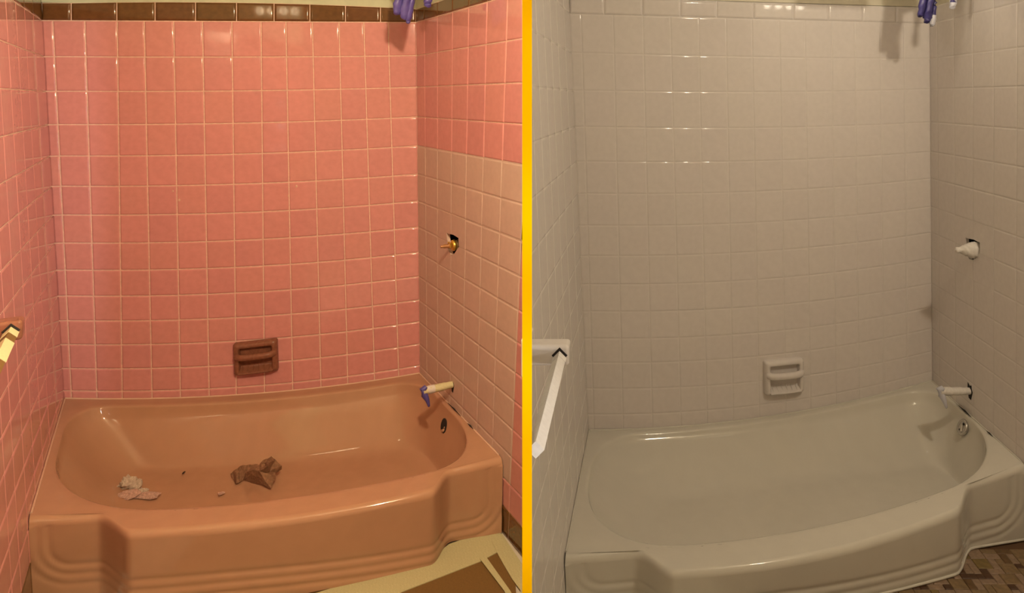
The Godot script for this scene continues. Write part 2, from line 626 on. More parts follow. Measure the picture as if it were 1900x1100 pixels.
# ---------------------------------------------------------------- rubber glove hanging by its cuff, fingers down
func glove(at: Vector3, k: float, fingers: Array, cuff: Vector2, m: Material, tip_m: Material, label: String) -> void:
	# k: metres per unit of the finger table
	var t := thing("rubber_glove", at, label, "glove")
	var nz := FastNoiseLite.new()
	nz.frequency = 40.0
	var tops := []
	for f in fingers:
		var mb := MB.new()
		var P := []
		var R := []
		var long: float = Vector2(f[0] - f[2], f[1] - f[3]).length()
		for s in 18:
			# the last steps round off the fingertip
			var end := maxf(0.0, s - 11) / 6.0
			var q: float = 1.0 - f[4] / long * (1.0 - sin(end * PI / 2)) if s > 11 else s / 11.0 * (1.0 - f[4] / long)
			var p := Vector3(lerpf(f[0], f[2], q), -lerpf(f[1], f[3], q), f[5] + 3.0 * sin(q * 3.0)) * k
			p.x += nz.get_noise_2d(q * 0.3, f[0]) * 0.003
			P.append(p)
			R.append(f[4] * k * (1.1 - 0.15 * q) * maxf(0.08, cos(end * PI / 2)) * (1.0 + 0.08 * sin(q * 23.0 + f[0])))
		tube(mb, P, R, 14, 0.72)
		for i in mb.V.size():
			var v := mb.V[i]
			mb.V[i] += Vector3(nz.get_noise_3d(v.x, v.y, v.z + 3), 0, nz.get_noise_3d(v.x + 5, v.y, v.z)) * 0.0025
		var o := part("finger", smooth_mesh(mb.V, mb.I), m, t)
		tops.append(P[0])
		if f[6]:
			var tm := MB.new()
			var TP := []
			var TR := []
			for s in [9, 10, 11, 12, 13, 14, 15, 16, 17]:
				TP.append(P[s] - Vector3(0, 0.0008, 0))
				TR.append(R[s] * 1.04 + 0.0006)
			tube(tm, TP, TR, 14, 0.72)
			part("overspray", smooth_mesh(tm.V, tm.I), tip_m, o, "pale paint on the fingertip")
	var mb2 := MB.new()
	var c := Vector3.ZERO
	for p in tops: c += p / tops.size()
	var rows := []
	for s in 13:
		var q := s / 12.0
		var ww := lerpf(34.0, 26.0, q) * (1.0 if s < 12 else 0.95) * k
		if s == 0: ww *= 0.4
		elif s == 1: ww *= 0.85
		var cc := c.lerp(Vector3(cuff.x * k, -cuff.y * k, 0), q) + Vector3(0, -0.012 * (1.0 - q), 0)
		var ring := []
		for i in 20:
			var an := TAU * i / 20
			var w2: float = 1.0 + 0.06 * sin(an * 5.0 + q * 7.0)
			ring.append(cc + Vector3(cos(an) * ww * w2, 0, -sin(an) * ww * 0.45 * w2))
		rows.append(ring)
	mb2.grid(rows, true)
	mb2.fan(rows[0], rows[0][0].lerp(rows[0][10], 0.5), true)
	part("palm", smooth_mesh(mb2.V, mb2.I), m, t)
	# the shower pipe that it hangs from runs up out of its cuff
	var top_y: Vector3 = rows[-1][0].lerp(rows[-1][10], 0.5)
	pipes.append(at + top_y)

var pipes := []

# ---------------------------------------------------------------- unseen lamps and an added spot stand
func unseen_hung_lamp(at: Vector3, r: float, color: Color, energy: float, label: String) -> void:
	var t := thing("unseen_hanging_lamp", at, label, "lamp")
	var sm := SphereMesh.new()
	sm.radius = r
	sm.height = r * 2
	var gm := StandardMaterial3D.new()
	gm.albedo_color = Color.WHITE
	gm.emission_enabled = true
	gm.emission = color
	gm.emission_energy_multiplier = 4.0
	part("bulb", sm, gm, t)
	part("socket", lathe([Vector2(0.0, r * 0.9), Vector2(r * 0.5, r * 0.9), Vector2(r * 0.4, r * 1.6), Vector2(0.004, r * 1.7), Vector2(0.004, CEIL - at.y), Vector2(0, CEIL - at.y)], 12), M.metal, t).rotation.x = -PI / 2
	var l := OmniLight3D.new()
	l.name = "light"
	l.light_color = color
	l.light_energy = energy
	l.light_size = r * 0.95
	l.omni_range = 12
	l.omni_attenuation = 2
	l.shadow_enabled = true
	t.add_child(l)

func unseen_bulb_bar(at: Vector3, along: Vector3, color: Color, energy: float, label: String) -> void:
	var t := thing("unseen_light_bar", at, label, "lamp")
	t.basis = Basis(along, Vector3.UP, along.cross(Vector3.UP))
	var rail := part("rail", box_bevel(Vector3(0.26, 0.03, 0.03), 0.006), M.metal, t)
	rail.position = Vector3(0, 0.055, 0)
	for k in 2:
		var rod := part("rod", lathe([Vector2(0.005, 0.06), Vector2(0.005, CEIL - at.y)], 10), M.metal, t)
		rod.rotation.x = -PI / 2
		rod.position = Vector3(-0.1 + 0.2 * k, 0, 0)
	var gm := StandardMaterial3D.new()
	gm.emission_enabled = true
	gm.emission = color
	gm.emission_energy_multiplier = 4.0
	for k in 4:
		var sm := SphereMesh.new()
		sm.radius = 0.02
		sm.height = 0.04
		var b := part("bulb", sm, gm, t)
		b.position = Vector3(-0.09 + 0.06 * k, 0, 0)
		var l := OmniLight3D.new()
		l.name = "light"
		l.light_color = color
		l.light_energy = energy
		l.light_size = 0.01
		l.omni_range = 12
		l.omni_attenuation = 2
		l.shadow_enabled = true
		b.add_child(l)

func added_spot_head(t: Node3D, at: Vector3, aim: Vector3, color: Color, energy: float, cone: float) -> void:
	var d := (aim - at).normalized()
	var b := Basis.looking_at(d)
	var can := part("added_spot_head", lathe([Vector2(0.0, 0.09), Vector2(0.03, 0.085), Vector2(0.032, 0.0), Vector2(0.03, 0.0), Vector2(0.028, 0.02), Vector2(0, 0.02)], 20), M.metal, t)
	can.basis = b
	can.position = at - t.position
	var gm := StandardMaterial3D.new()
	gm.emission_enabled = true
	gm.emission = color
	gm.emission_energy_multiplier = 1.5
	var face := part("lens", lathe([Vector2(0.027, 0.012), Vector2(0.0, 0.012)], 20), gm, can)
	var l := SpotLight3D.new()
	l.name = "added_spot_light"
	l.light_color = color
	l.light_energy = energy
	l.spot_angle = cone
	l.spot_angle_attenuation = 0.6
	l.spot_range = 12
	l.spot_attenuation = 2
	l.light_size = 0.02
	l.shadow_enabled = true
	t.add_child(l, true)
	l.basis = b
	l.position = at + d * 0.01 - t.position

# ================================================================ the scene
func _ready() -> void:
	var cam := Camera3D.new()
	cam.name = "camera"
	cam.projection = Camera3D.PROJECTION_FRUSTUM
	var near := 0.05
	cam.set_frustum(1100.0 / 1350.0 * near, Vector2((950.0 - 1150.0) / 1350.0 * near, -(550.0 - 182.0) / 1350.0 * near), near, 40.0)
	cam.position = Vector3(0, EYE, 0)
	add_child(cam)
	cam.current = true

	var env := Environment.new()
	env.background_mode = Environment.BG_COLOR
	env.background_color = Color(0, 0, 0)
	env.ambient_light_source = Environment.AMBIENT_SOURCE_DISABLED
	env.tonemap_mode = Environment.TONE_MAPPER_LINEAR
	env.tonemap_exposure = 1.0
	env.sdfgi_enabled = true
	env.ssao_enabled = true
	env.ssil_enabled = true
	var we := WorldEnvironment.new()
	we.name = "environment"
	we.environment = env
	add_child(we)

	M.metal = mat(Vector3(0.3, 0.3, 0.3), 0.4, 0, 1, 0, 1, 0.8)
	unseen_hung_lamp(Vector3(-0.195, EYE + 0.60, -1.08), 0.04, Color(1.0, 0.87, 0.70), 3.8, "unseen round bulb hanging out of view, lights the pink alcove")  # unseen lamp, placed to light the pink alcove and cast the glove shadow
	unseen_hung_lamp(Vector3(1.26, EYE + 0.79, -1.4), 0.05, Color(1.0, 0.93, 0.82), 1.25, "unseen round bulb hanging out of view, lights the white alcove")  # unseen lamp on the right, placed to light the white alcove
	unseen_bulb_bar(Vector3(-1.44, 2.05, -2.36), Vector3(0.963, 0, -0.268), Color(1.0, 0.87, 0.68), 0.018, "unseen four bulb light bar out of view, makes the glare on the pink wall trim")  # unseen bulbs, placed for the glare on the brown trim
	unseen_bulb_bar(Vector3(1.03, 2.035, -2.76), Vector3(0.981, 0, -0.193), Color(1.0, 0.93, 0.82), 0.009, "unseen four bulb light bar out of view, makes the glare on the white wall trim")  # unseen bulbs, placed so that the white trim catches their glare
	var ls := thing("added_lamp_stand", Vector3(0.79, 0, 0.0), "added lamp stand out of view, four spot heads lighting the yellow strip", "lamp stand")  # added spots, there only to light the yellow dividing strip
	part("pole", lathe([Vector2(0, 0), Vector2(0.14, 0), Vector2(0.14, 0.015), Vector2(0.012, 0.03), Vector2(0.012, 1.75), Vector2(0, 1.75)], 20), M.metal, ls).rotation.x = -PI / 2
	for y in [1.63, 1.41, 1.19, 0.97]:
		added_spot_head(ls, Vector3(0.75, y, -0.1), Vector3(-0.128, y, -1.0), Color(1, 1, 1), 0.70, 15.0)

	setup_materials()
	A = Alcove.new()
	A.bl = Vector3(-2.3267, 0.3143, -3.0416)
	A.br = Vector3(-0.9395, 0.2746, -3.4278)
	A.fl = Vector3(-1.7666, 0.3143, -2.1681)
	A.fr = Vector3(-0.416, 0.2746, -2.6119)
	A.sag = 0.04
	B = Alcove.new()
	B.bl = Vector3(-0.1327, 0.1841, -3.0357)
	B.br = Vector3(1.4371, 0.2711, -3.3451)
	B.fl = Vector3(-0.1704, 0.1841, -2.1912)
	B.fr = Vector3(1.4388, 0.2711, -2.5727)
	B.sag = 0.055
	shell()
	pink_walls()
	white_walls()
	tubs()
	fittings()
	clutter()

func setup_materials() -> void:
	M.pink = variants(Vector3(0.60, 0.27, 0.262), 0.065, 0.04, 0.06, 3)
	M.primed = variants(Vector3(0.56, 0.43, 0.37), 0.45, 0.02, 0.06, 4)
	M.brown = variants(Vector3(0.14, 0.065, 0.022), 0.06, 0.10, 0.15, 5)
	M.white = variants(Vector3(0.65, 0.60, 0.575), 0.06, 0.008, 0.03, 6)
	M.grout = mat(Vector3(0.80, 0.58, 0.47), 0.8, 0.15, 9)
	M.primed_grout = mat(Vector3(0.585, 0.455, 0.39), 0.7, 0.1, 9)
	M.glaze_bed = mat(Vector3(0.62, 0.575, 0.535), 0.25)
	M.plaster = mat(Vector3(0.5, 0.55, 0.4), 0.75, 0.06, 3, 0.1)
	M.plaster_white = mat(Vector3(0.62, 0.57, 0.44), 0.6, 0.05, 3, 0.1)
	M.tub_pink = mat(Vector3(0.45, 0.26, 0.16), 0.055, 0.04, 2)
	M.tub_white = mat(Vector3(0.59, 0.56, 0.49), 0.05, 0.02, 2)
	M.caulk = mat(Vector3(0.62, 0.43, 0.32), 0.6)
	M.dark = mat(Vector3(0.012, 0.009, 0.007), 0.9)
	M.yellow = mat(Vector3(0.96, 0.50, 0.0), 1.0)
	M.yellow.metallic_specular = 0.05
	M.shell = mat(Vector3(0.6, 0.56, 0.48), 0.85, 0.05, 1)
	M.nitrile = mat(Vector3(0.105, 0.085, 0.36), 0.42, 0.2, 8, 0.25)
	M.nitrile_dark = mat(Vector3(0.045, 0.036, 0.17), 0.42, 0.2, 8, 0.25)
	M.nitrile_pale = mat(Vector3(0.5, 0.5, 0.56), 0.5)
	M.brass = mat(Vector3(0.75, 0.5, 0.1), 0.3, 0, 1, 0, 1, 0.9)
	M.chrome = mat(Vector3(0.55, 0.53, 0.5), 0.25, 0, 1, 0, 1, 0.9)
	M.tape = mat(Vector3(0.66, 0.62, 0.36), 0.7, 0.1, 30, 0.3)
	M.dim_floor_tape = mat(Vector3(0.5, 0.48, 0.275), 0.7, 0.1, 30, 0.3)  # the tape again, darkened in colour for the dimmer light on the floor
	M.tape_white = mat(Vector3(0.70, 0.66, 0.62), 0.65, 0.08, 12, 0.3)
	M.dish_brown = mat(Vector3(0.27, 0.11, 0.065), 0.15, 0.2, 9)
	M.kraft = mat(Vector3(0.165, 0.09, 0.021), 0.8, 0.08, 20, 0.15)
	M.rag = mat(Vector3(0.34, 0.185, 0.10), 0.85, 0.35, 14, 0.5)
	M.lump = mat(Vector3(0.66, 0.56, 0.45), 0.9, 0.3, 20, 0.5)
	M.lump_pink = mat(Vector3(0.68, 0.46, 0.38), 0.9, 0.3, 20, 0.4)

# ---------------------------------------------------------------- building shell and partition
func shell() -> void:
	var bm := BoxMesh.new()
	bm.size = Vector3(6.6, 0.1, 5.6)
	solo("floor", bm, M.shell, Vector3(-0.4, -0.055, -1.2), "plain bare floor slab under both alcoves", "floor", "", "structure")
	bm = BoxMesh.new()
	bm.size = Vector3(6.6, 0.1, 5.6)
	solo("ceiling", bm, M.shell, Vector3(-0.4, CEIL + 0.05, -1.2), "plain pale ceiling over both alcoves", "ceiling", "", "structure")
	for w in [["wall_rear", Vector3(6.6, CEIL, 0.1), Vector3(-0.4, CEIL / 2, 1.55), "plain wall behind the camera"], ["wall_rear", Vector3(6.6, CEIL, 0.1), Vector3(-0.4, CEIL / 2, -3.95), "plain outer wall behind both back walls"], ["wall_outer", Vector3(0.1, CEIL, 5.6), Vector3(-3.65, CEIL / 2, -1.2), "plain outer wall beyond the pink alcove"], ["wall_outer", Vector3(0.1, CEIL, 5.6), Vector3(2.85, CEIL / 2, -1.2), "plain outer wall beyond the white alcove"]]:
		bm = BoxMesh.new()
		bm.size = w[1]
		solo(w[0], bm, M.shell, w[2], w[3], "wall", "", "structure")
	# the added partition, keeping each lamp to its alcove, and its yellow dividing strip
	var mb := MB.new()
	var q := [Vector2(-0.3419, -2.55), Vector2(-0.13461, -1.004), Vector2(-0.12123, -1.004), Vector2(-0.2596, -2.15), Vector2(-0.28, -2.55)]
	for k in 5:
		var a: Vector2 = q[k]
		var b: Vector2 = q[(k + 1) % 5]
		mb.flat_quad(Vector3(a.x, 0, a.y), Vector3(b.x, 0, b.y), Vector3(b.x, CEIL, b.y), Vector3(a.x, CEIL, a.y))
	solo("wall_added_partition", smooth_mesh(mb.V, mb.I), M.shell, Vector3.ZERO, "added thin wedge partition between the two alcoves, behind the yellow strip", "wall", "", "structure")
	var pm := MB.new()
	var c := [Vector2(-0.13407, -1.0), Vector2(-0.12074, -1.0), Vector2(-0.1215, -1.006), Vector2(-0.1349, -1.006)]
	for k in 4:
		var a: Vector2 = c[k]
		var b: Vector2 = c[(k + 1) % 4]
		pm.flat_quad(Vector3(b.x, 0, b.y), Vector3(a.x, 0, a.y), Vector3(a.x, CEIL, a.y), Vector3(b.x, CEIL, b.y))
	solo("divider_strip", smooth_mesh(pm.V, pm.I), M.yellow, Vector3.ZERO, "narrow bright yellow dividing strip, built as a post between the two alcoves", "post")

# ---------------------------------------------------------------- pink alcove walls
func pick_of(a: Array) -> Material:
	return a[rng.randi() % a.size()]

func side_lattice(corner: Callable, d: Vector3, ts: Array, hs: Array, tilt: float, shrink: float) -> Array:
	var lat := []
	for j in hs.size():
		var row := []
		for t in ts:
			var p: Vector3 = corner.call(hs[j])
			var tt: float = t * (1.0 - shrink * (hs[0] - hs[j]) / 1.9)
			p += d * tt
			p.y = hs[j] + tilt * t * clampf((1.3 - hs[j]) / 0.7, 0.0, 1.0) * (1.0 if hs[j] > 0.01 else 0.0)
			row.append(p)
		lat.append(row)
	return lat

func depths(zs: Array, z0: float, dz: float) -> Array:
	var out := []
	for z in zs: out.append((1.0 - z) * z0 / dz)
	return out

func pink_walls() -> void:
	rng.seed = 21
	var n := Vector3.UP.cross(A.dir_back()) * -1.0
	if n.z < 0: n = -n
	var st := [-0.0527, -0.0255, 0.0543, 0.1366, 0.2068, 0.2845, 0.362, 0.4427, 0.5244, 0.5951, 0.6717, 0.7504, 0.825, 0.8991, 0.9868]
	var sb := [0.0, 0.0208, 0.0849, 0.1497, 0.2273, 0.3027, 0.3805, 0.4551, 0.5343, 0.6149, 0.6971, 0.7767, 0.8578, 0.932, 1.0]
	var tr := [-0.0523, 0.0203, 0.1358, 0.2354, 0.3433, 0.4557, 0.5613, 0.6646, 0.7698, 0.8759, 0.9867]
	var hl := [1.963, 1.889, 1.739, 1.595, 1.456, 1.325, 1.199, 1.079, 0.962, 0.849, 0.741, 0.638, 0.538, 0.438, 0.345, 0.30]
	var hr := [1.985, 1.923, 1.767, 1.619, 1.479, 1.343, 1.21, 1.083, 0.961, 0.842, 0.728, 0.618, 0.515, 0.41, 0.309, 0.265]
	var root := thing("wall_back", Vector3(A.bl.x, 0, A.bl.z), "pink square tiled wall with brown top trim behind the tan tub", "wall", "", "structure")
	var lat := back_lattice(A, st, sb, hl.slice(1), hr.slice(1), A.sag, 0.32, 1.57)
	tiled_wall(root, lat, n, M.grout, func(i, j): return pick_of(M.pink), 0.0021, 0.003, 0.006)
	var trim := back_lattice(A, tr, tr, hl.slice(0, 2), hr.slice(0, 2), 0.0, 0.32, 1.57)
	for k in tr.size(): trim[0][k].y += 0.016 * 4.0 * clampf(tr[k], 0, 1) * (1.0 - clampf(tr[k], 0, 1))
	tiled_wall(root, trim, n, M.grout, func(i, j): return pick_of(M.brown), 0.0022, 0.006, 0.010, 1.2, Vector3.ZERO, PackedVector2Array(), func(i, j): return "trim_tile")
	plaster_panel(root, A.back_at(-0.054, 1.965), A.back_at(0.99, 1.985), CEIL, n, M.plaster)
	# left wall
	var dl := A.dir_left()
	var nl := dl.cross(Vector3.UP)
	if nl.x < 0: nl = -nl
	var corner_l := func(h): return A.back_at(lerpf(0.0, -0.0527, clampf((h - 0.32) / 1.57, -0.3, 1.1)), h)
	var up: Vector3 = (corner_l.call(1.889) - corner_l.call(0.345)).normalized()
	nl = up.cross(dl).normalized()
	if nl.x < 0: nl = -nl
	var hs := hl.slice(0, 15) + [0.245, 0.145, 0.0]
	hs.remove_at(15)
	hs.insert(15, 0.245)
	root = thing("wall_left", corner_l.call(0.0), "pink tiled wall left of the tan tub, carrying the wrapped towel bar", "wall", "", "structure")
	var ts := depths([1.0, 0.922, 0.858, 0.802, 0.748, 0.697, 0.65, 0.612, 0.56, 0.51, 0.46, 0.41, 0.36], 3.04, 0.8418)
	lat = side_lattice(corner_l, dl, ts, hs, 0.035, 0.04)
	tiled_wall(root, lat, nl, M.grout, func(i, j):
		if j == 0 or j >= 16: return pick_of(M.brown)
		if i == 7 and j == 6: return M.brown[0]
		return pick_of(M.pink), 0.0019, 0.003, 0.006, 1.0, Vector3.ZERO, PackedVector2Array(), func(i, j): return "trim_tile" if j == 0 else ("base_tile" if j >= 16 else "tile"))
	plaster_panel(root, corner_l.call(1.963), corner_l.call(1.963) + dl * 2.34, CEIL, nl, M.plaster)
	# right wall
	var dr := A.dir_right()
	var nr := Vector3.UP.cross(dr)
	if nr.x > 0: nr = -nr
	var corner_r := func(h): return A.back_at(lerpf(1.0, 0.9868, clampf((h - 0.28) / 1.64, -0.2, 1.1)), h)
	up = (corner_r.call(1.923) - corner_r.call(0.309)).normalized()
	nr = up.cross(dr).normalized()
	if nr.x > 0: nr = -nr
	hs = hr.slice(0, 15) + [0.205, 0.1, 0.0]
	root = thing("wall_right", corner_r.call(0.0), "pink tiled wall with a beige primed block, right of the tan tub", "wall", "", "structure")
	ts = depths([1.0, 0.9675, 0.923, 0.876, 0.831, 0.785, 0.739, 0.69, 0.645, 0.6], 3.428, 0.8418)
	lat = side_lattice(corner_r, dr, ts, hs, 0.0, 0.2)
	var hole := plane_poly([[0.4054, 0.9958], [0.4261, 0.9943], [0.49, 1.0], [0.5542, 0.9961], [0.558, 0.9615], [0.5194, 0.9351], [0.4866, 0.9137], [0.4532, 0.9112], [0.4226, 0.9299]], A.br, A.fr, root.position, nr)
	var pick := func(i, j):
		if j == 0 or j >= 16: return pick_of(M.brown)
		if i >= 7 and j == 6: return M.brown[1]
		if i < 7 and j >= 5 and j < 15: return pick_of(M.primed)
		return pick_of(M.pink)
	var exr := Vector3.UP.cross(nr).normalized()
	var reach := 1.08
	tiled_wall(root, lat, nr, M.grout, pick, 0.0019, 0.003, 0.006, 1.0, Vector3(-1, 0, 0.1326), hole, func(i, j): return "trim_tile" if j == 0 else ("base_tile" if j >= 16 else "tile"))
	# the primer also covers the joints of the block
	cavity(root, Vector2(0.48 * 0.97 * signf(exr.dot(dr)), 0.955), Vector2(0.22, 0.14), nr, M.dark)
	plaster_panel(root, corner_r.call(1.985), corner_r.call(1.985) + dr * reach, CEIL, nr, M.plaster)
	primed_joints(root, lat, nr, exr, hole)

func primed_joints(root: Node3D, lat: Array, n: Vector3, ex: Vector3, hole: PackedVector2Array) -> void:
	# a skin of primer lying in the joints of the primed block
	var mb := MB.new()
	var ey := n.cross(ex).normalized()
	var O := root.position
	for j in range(5, 16):
		for i in range(0, 8):
			for way in 2:
				if (way == 0 and i > 6) or (way == 1 and j > 14): continue
				var a: Vector3 = lat[j][i]
				var b: Vector3 = lat[j][i + 1] if way == 0 else lat[j + 1][i]
				var p := Vector2((a - O).dot(ex), (a - O).dot(ey))
				var q := Vector2((b - O).dot(ex), (b - O).dot(ey))
				var s := (q - p).normalized()
				var w := Vector2(-s.y, s.x) * 0.0024
				for piece in Geometry2D.clip_polygons(PackedVector2Array([p - w, q - w, q + w, p + w]), hole):
					slab_into(mb, piece, Vector3.ZERO, ex, ey, n, 0.0002, 0.0013)
	part("primer_film", smooth_mesh(mb.V, mb.I), M.primed_grout, root, "beige primer over the joints")

func plane_poly(pts: Array, back: Vector3, front: Vector3, O: Vector3, n: Vector3) -> PackedVector2Array:
	var ex := Vector3.UP.cross(n).normalized()
	var ey := n.cross(ex).normalized()
	var out := PackedVector2Array()
	for p in pts:
		var w := back.lerp(front, p[0])
		w.y = p[1]
		out.append(Vector2((w - O).dot(ex), (w - O).dot(ey)))
	if area2(out) < 0: out.reverse()
	return out

# ---------------------------------------------------------------- white alcove walls
func white_walls() -> void:
	rng.seed = 33
	var n := Vector3.UP.cross(B.dir_back()) * -1.0
	if n.z < 0: n = -n
	var st := [-0.0481, -0.0184, 0.0666, 0.1466, 0.2218, 0.2997, 0.3773, 0.4516, 0.5315, 0.6067, 0.6869, 0.7564, 0.8353, 0.9094, 0.9914]
	var sb := [0.0, 0.0156, 0.0932, 0.1727, 0.2514, 0.3242, 0.3983, 0.4734, 0.5505, 0.6238, 0.6999, 0.7705, 0.847, 0.9213, 1.0]
	var tr := [-0.0481, 0.0428, 0.1456, 0.249, 0.3508, 0.4563, 0.5727, 0.6763, 0.7804, 0.884, 0.9914]
	var hl := [1.988, 1.917, 1.756, 1.599, 1.448, 1.303, 1.169, 1.036, 0.909, 0.791, 0.678, 0.565, 0.464, 0.356, 0.248, 0.16]
	var hr := [1.983, 1.909, 1.748, 1.609, 1.457, 1.322, 1.198, 1.069, 0.95, 0.831, 0.716, 0.607, 0.509, 0.404, 0.313, 0.25]
	var root := thing("wall_back", Vector3(B.bl.x, 0, B.bl.z), "glossy white reglazed tile wall behind the white tub", "wall", "", "structure")
	var lat := back_lattice(B, st, sb, hl.slice(1), hr.slice(1), B.sag, 0.2, 1.72)
	tiled_wall(root, lat, n, M.glaze_bed, func(i, j): return pick_of(M.white), 0.0006, 0.0014, 0.007, 0.5)
	var trim := back_lattice(B, tr, tr, hl.slice(0, 2), hr.slice(0, 2), 0.0, 0.2, 1.72)
	tiled_wall(root, trim, n, M.glaze_bed, func(i, j): return pick_of(M.white), 0.0009, 0.005, 0.011, 1.2, Vector3.ZERO, PackedVector2Array(), func(i, j): return "trim_tile")
	plaster_panel(root, B.back_at(-0.05, 1.99), B.back_at(0.993, 1.985), CEIL, n, M.plaster_white)
	var dl := B.dir_left()
	var corner_l := func(h): return B.back_at(lerpf(0.0, -0.0481, clampf((h - 0.2) / 1.72, -0.2, 1.1)), h)
	var up: Vector3 = (corner_l.call(1.917) - corner_l.call(0.248)).normalized()
	var nl := up.cross(dl).normalized()
	if nl.x < 0: nl = -nl
	var hs := hl.slice(0, 15) + [0.15, 0.06, 0.0]
	root = thing("wall_left", corner_l.call(0.0), "white reglazed tile wall left of the white tub, carrying the white towel bar", "wall", "", "structure")
	var ts := depths([1.0, 0.93, 0.857, 0.80, 0.75, 0.70, 0.655, 0.61, 0.565, 0.52], 3.036, 0.999)
	lat = side_lattice(corner_l, dl, ts, hs, 0.0, 0.0)
	var exl := Vector3.UP.cross(nl).normalized()
	tiled_wall(root, lat, nl, M.glaze_bed, func(i, j): return pick_of(M.white), 0.0006, 0.0014, 0.007, 0.5, Vector3(1, 0, -0.1222))
	plaster_panel(root, corner_l.call(1.988), corner_l.call(1.988) + dl * 0.93, CEIL, nl, M.plaster_white)
	var dr := B.dir_right()
	var corner_r := func(h): return B.back_at(lerpf(1.0, 0.9914, clampf((h - 0.28) / 1.64, -0.2, 1.1)), h)
	up = (corner_r.call(1.9) - corner_r.call(0.3)).normalized()
	var nr := up.cross(dr).normalized()
	if nr.x > 0: nr = -nr
	hs = hr.slice(0, 15) + [0.21, 0.1, 0.0]
	root = thing("wall_right", corner_r.call(0.0), "white reglazed tile wall with an open valve hole, right of the white tub", "wall", "", "structure")
	ts = depths([1.0, 0.976, 0.927, 0.878, 0.829, 0.78, 0.735, 0.69, 0.645, 0.6, 0.55], 3.345, 1.0)
	lat = side_lattice(corner_r, dr, ts, hs, 0.0, 0.05)
	var hole := plane_poly([[0.4327, 0.9925], [0.4465, 0.9892], [0.52, 0.995], [0.587, 0.9929], [0.587, 0.9544], [0.5512, 0.9291], [0.5111, 0.9105], [0.4702, 0.9077], [0.4465, 0.9247]], B.br, B.fr, root.position, nr)
	var exr := Vector3.UP.cross(nr).normalized()
	tiled_wall(root, lat, nr, M.glaze_bed, func(i, j): return pick_of(M.white), 0.0006, 0.0014, 0.007, 0.5, Vector3.ZERO, hole)
	cavity(root, Vector2(0.51 * 0.772 * signf(exr.dot(dr)), 0.95), Vector2(0.2, 0.14), nr, M.dark)
	plaster_panel(root, corner_r.call(1.983), corner_r.call(1.983) + dr * 1.5, CEIL, nr, M.plaster_white)
	mosaic()

func mosaic() -> void:
	# small rectangular floor pieces of mixed sizes in front of the white tub
	rng.seed = 5
	var root := thing("floor", Vector3(1.2, 0, -2.2), "brown and tan mosaic tile floor in front of the white tub", "floor", "", "structure")
	var mats := [mat(Vector3(0.24, 0.155, 0.075), 0.5, 0.2, 9), mat(Vector3(0.09, 0.04, 0.017), 0.5, 0.2, 9), mat(Vector3(0.30, 0.20, 0.13), 0.5, 0.2, 9), mat(Vector3(0.15, 0.08, 0.03), 0.5, 0.2, 9), mat(Vector3(0.21, 0.14, 0.045), 0.5, 0.2, 9)]
	var bed := MB.new()
	bed.flat_quad(Vector3(-0.85, -0.004, 0.5), Vector3(0.35, -0.004, 0.5), Vector3(0.35, -0.004, -0.5), Vector3(-0.85, -0.004, -0.5))
	part("mortar", smooth_mesh(bed.V, bed.I), mat(Vector3(0.10, 0.05, 0.022), 0.8), root)
	var cell := 0.026
	var nx := 30
	var nz := 24
	var taken := {}
	var a := 0.0
	var exx := Vector3(cos(a), 0, sin(a))
	var ezz := Vector3(-sin(a), 0, cos(a))
	var count := 0
	for j in nz:
		for i in nx:
			if taken.has(Vector2i(i, j)): continue
			var opts := [Vector2i(2, 2), Vector2i(2, 1), Vector2i(1, 2), Vector2i(1, 1), Vector2i(2, 1), Vector2i(1, 2)]
			var sz: Vector2i = opts[rng.randi() % opts.size()]
			for x in sz.x:
				for y in sz.y:
					if taken.has(Vector2i(i + x, j + y)): sz = Vector2i(1, 1)
			for x in sz.x:
				for y in sz.y: taken[Vector2i(i + x, j + y)] = true
			var p0 := Vector2(i * cell, -j * cell)
			var quad := PackedVector2Array([p0 + Vector2(0, -sz.y * cell), p0 + Vector2(sz.x * cell, -sz.y * cell), p0 + Vector2(sz.x * cell, 0), p0])
			var lift := rng.randf_range(-0.0006, 0.0006)
			count += 1
			var kind: int = (0 if sz == Vector2i(2, 2) else (2 if sz != Vector2i(1, 1) else 1))
			if rng.randf() < 0.35: kind = rng.randi() % mats.size()
			if count > 290: continue
			part("mosaic_tile", tile_mesh(quad, Vector3(-0.42, lift - 0.003, -0.33), exx, -ezz, Vector3.UP, 0.0016, 0.003, 0.002), mats[kind], root)

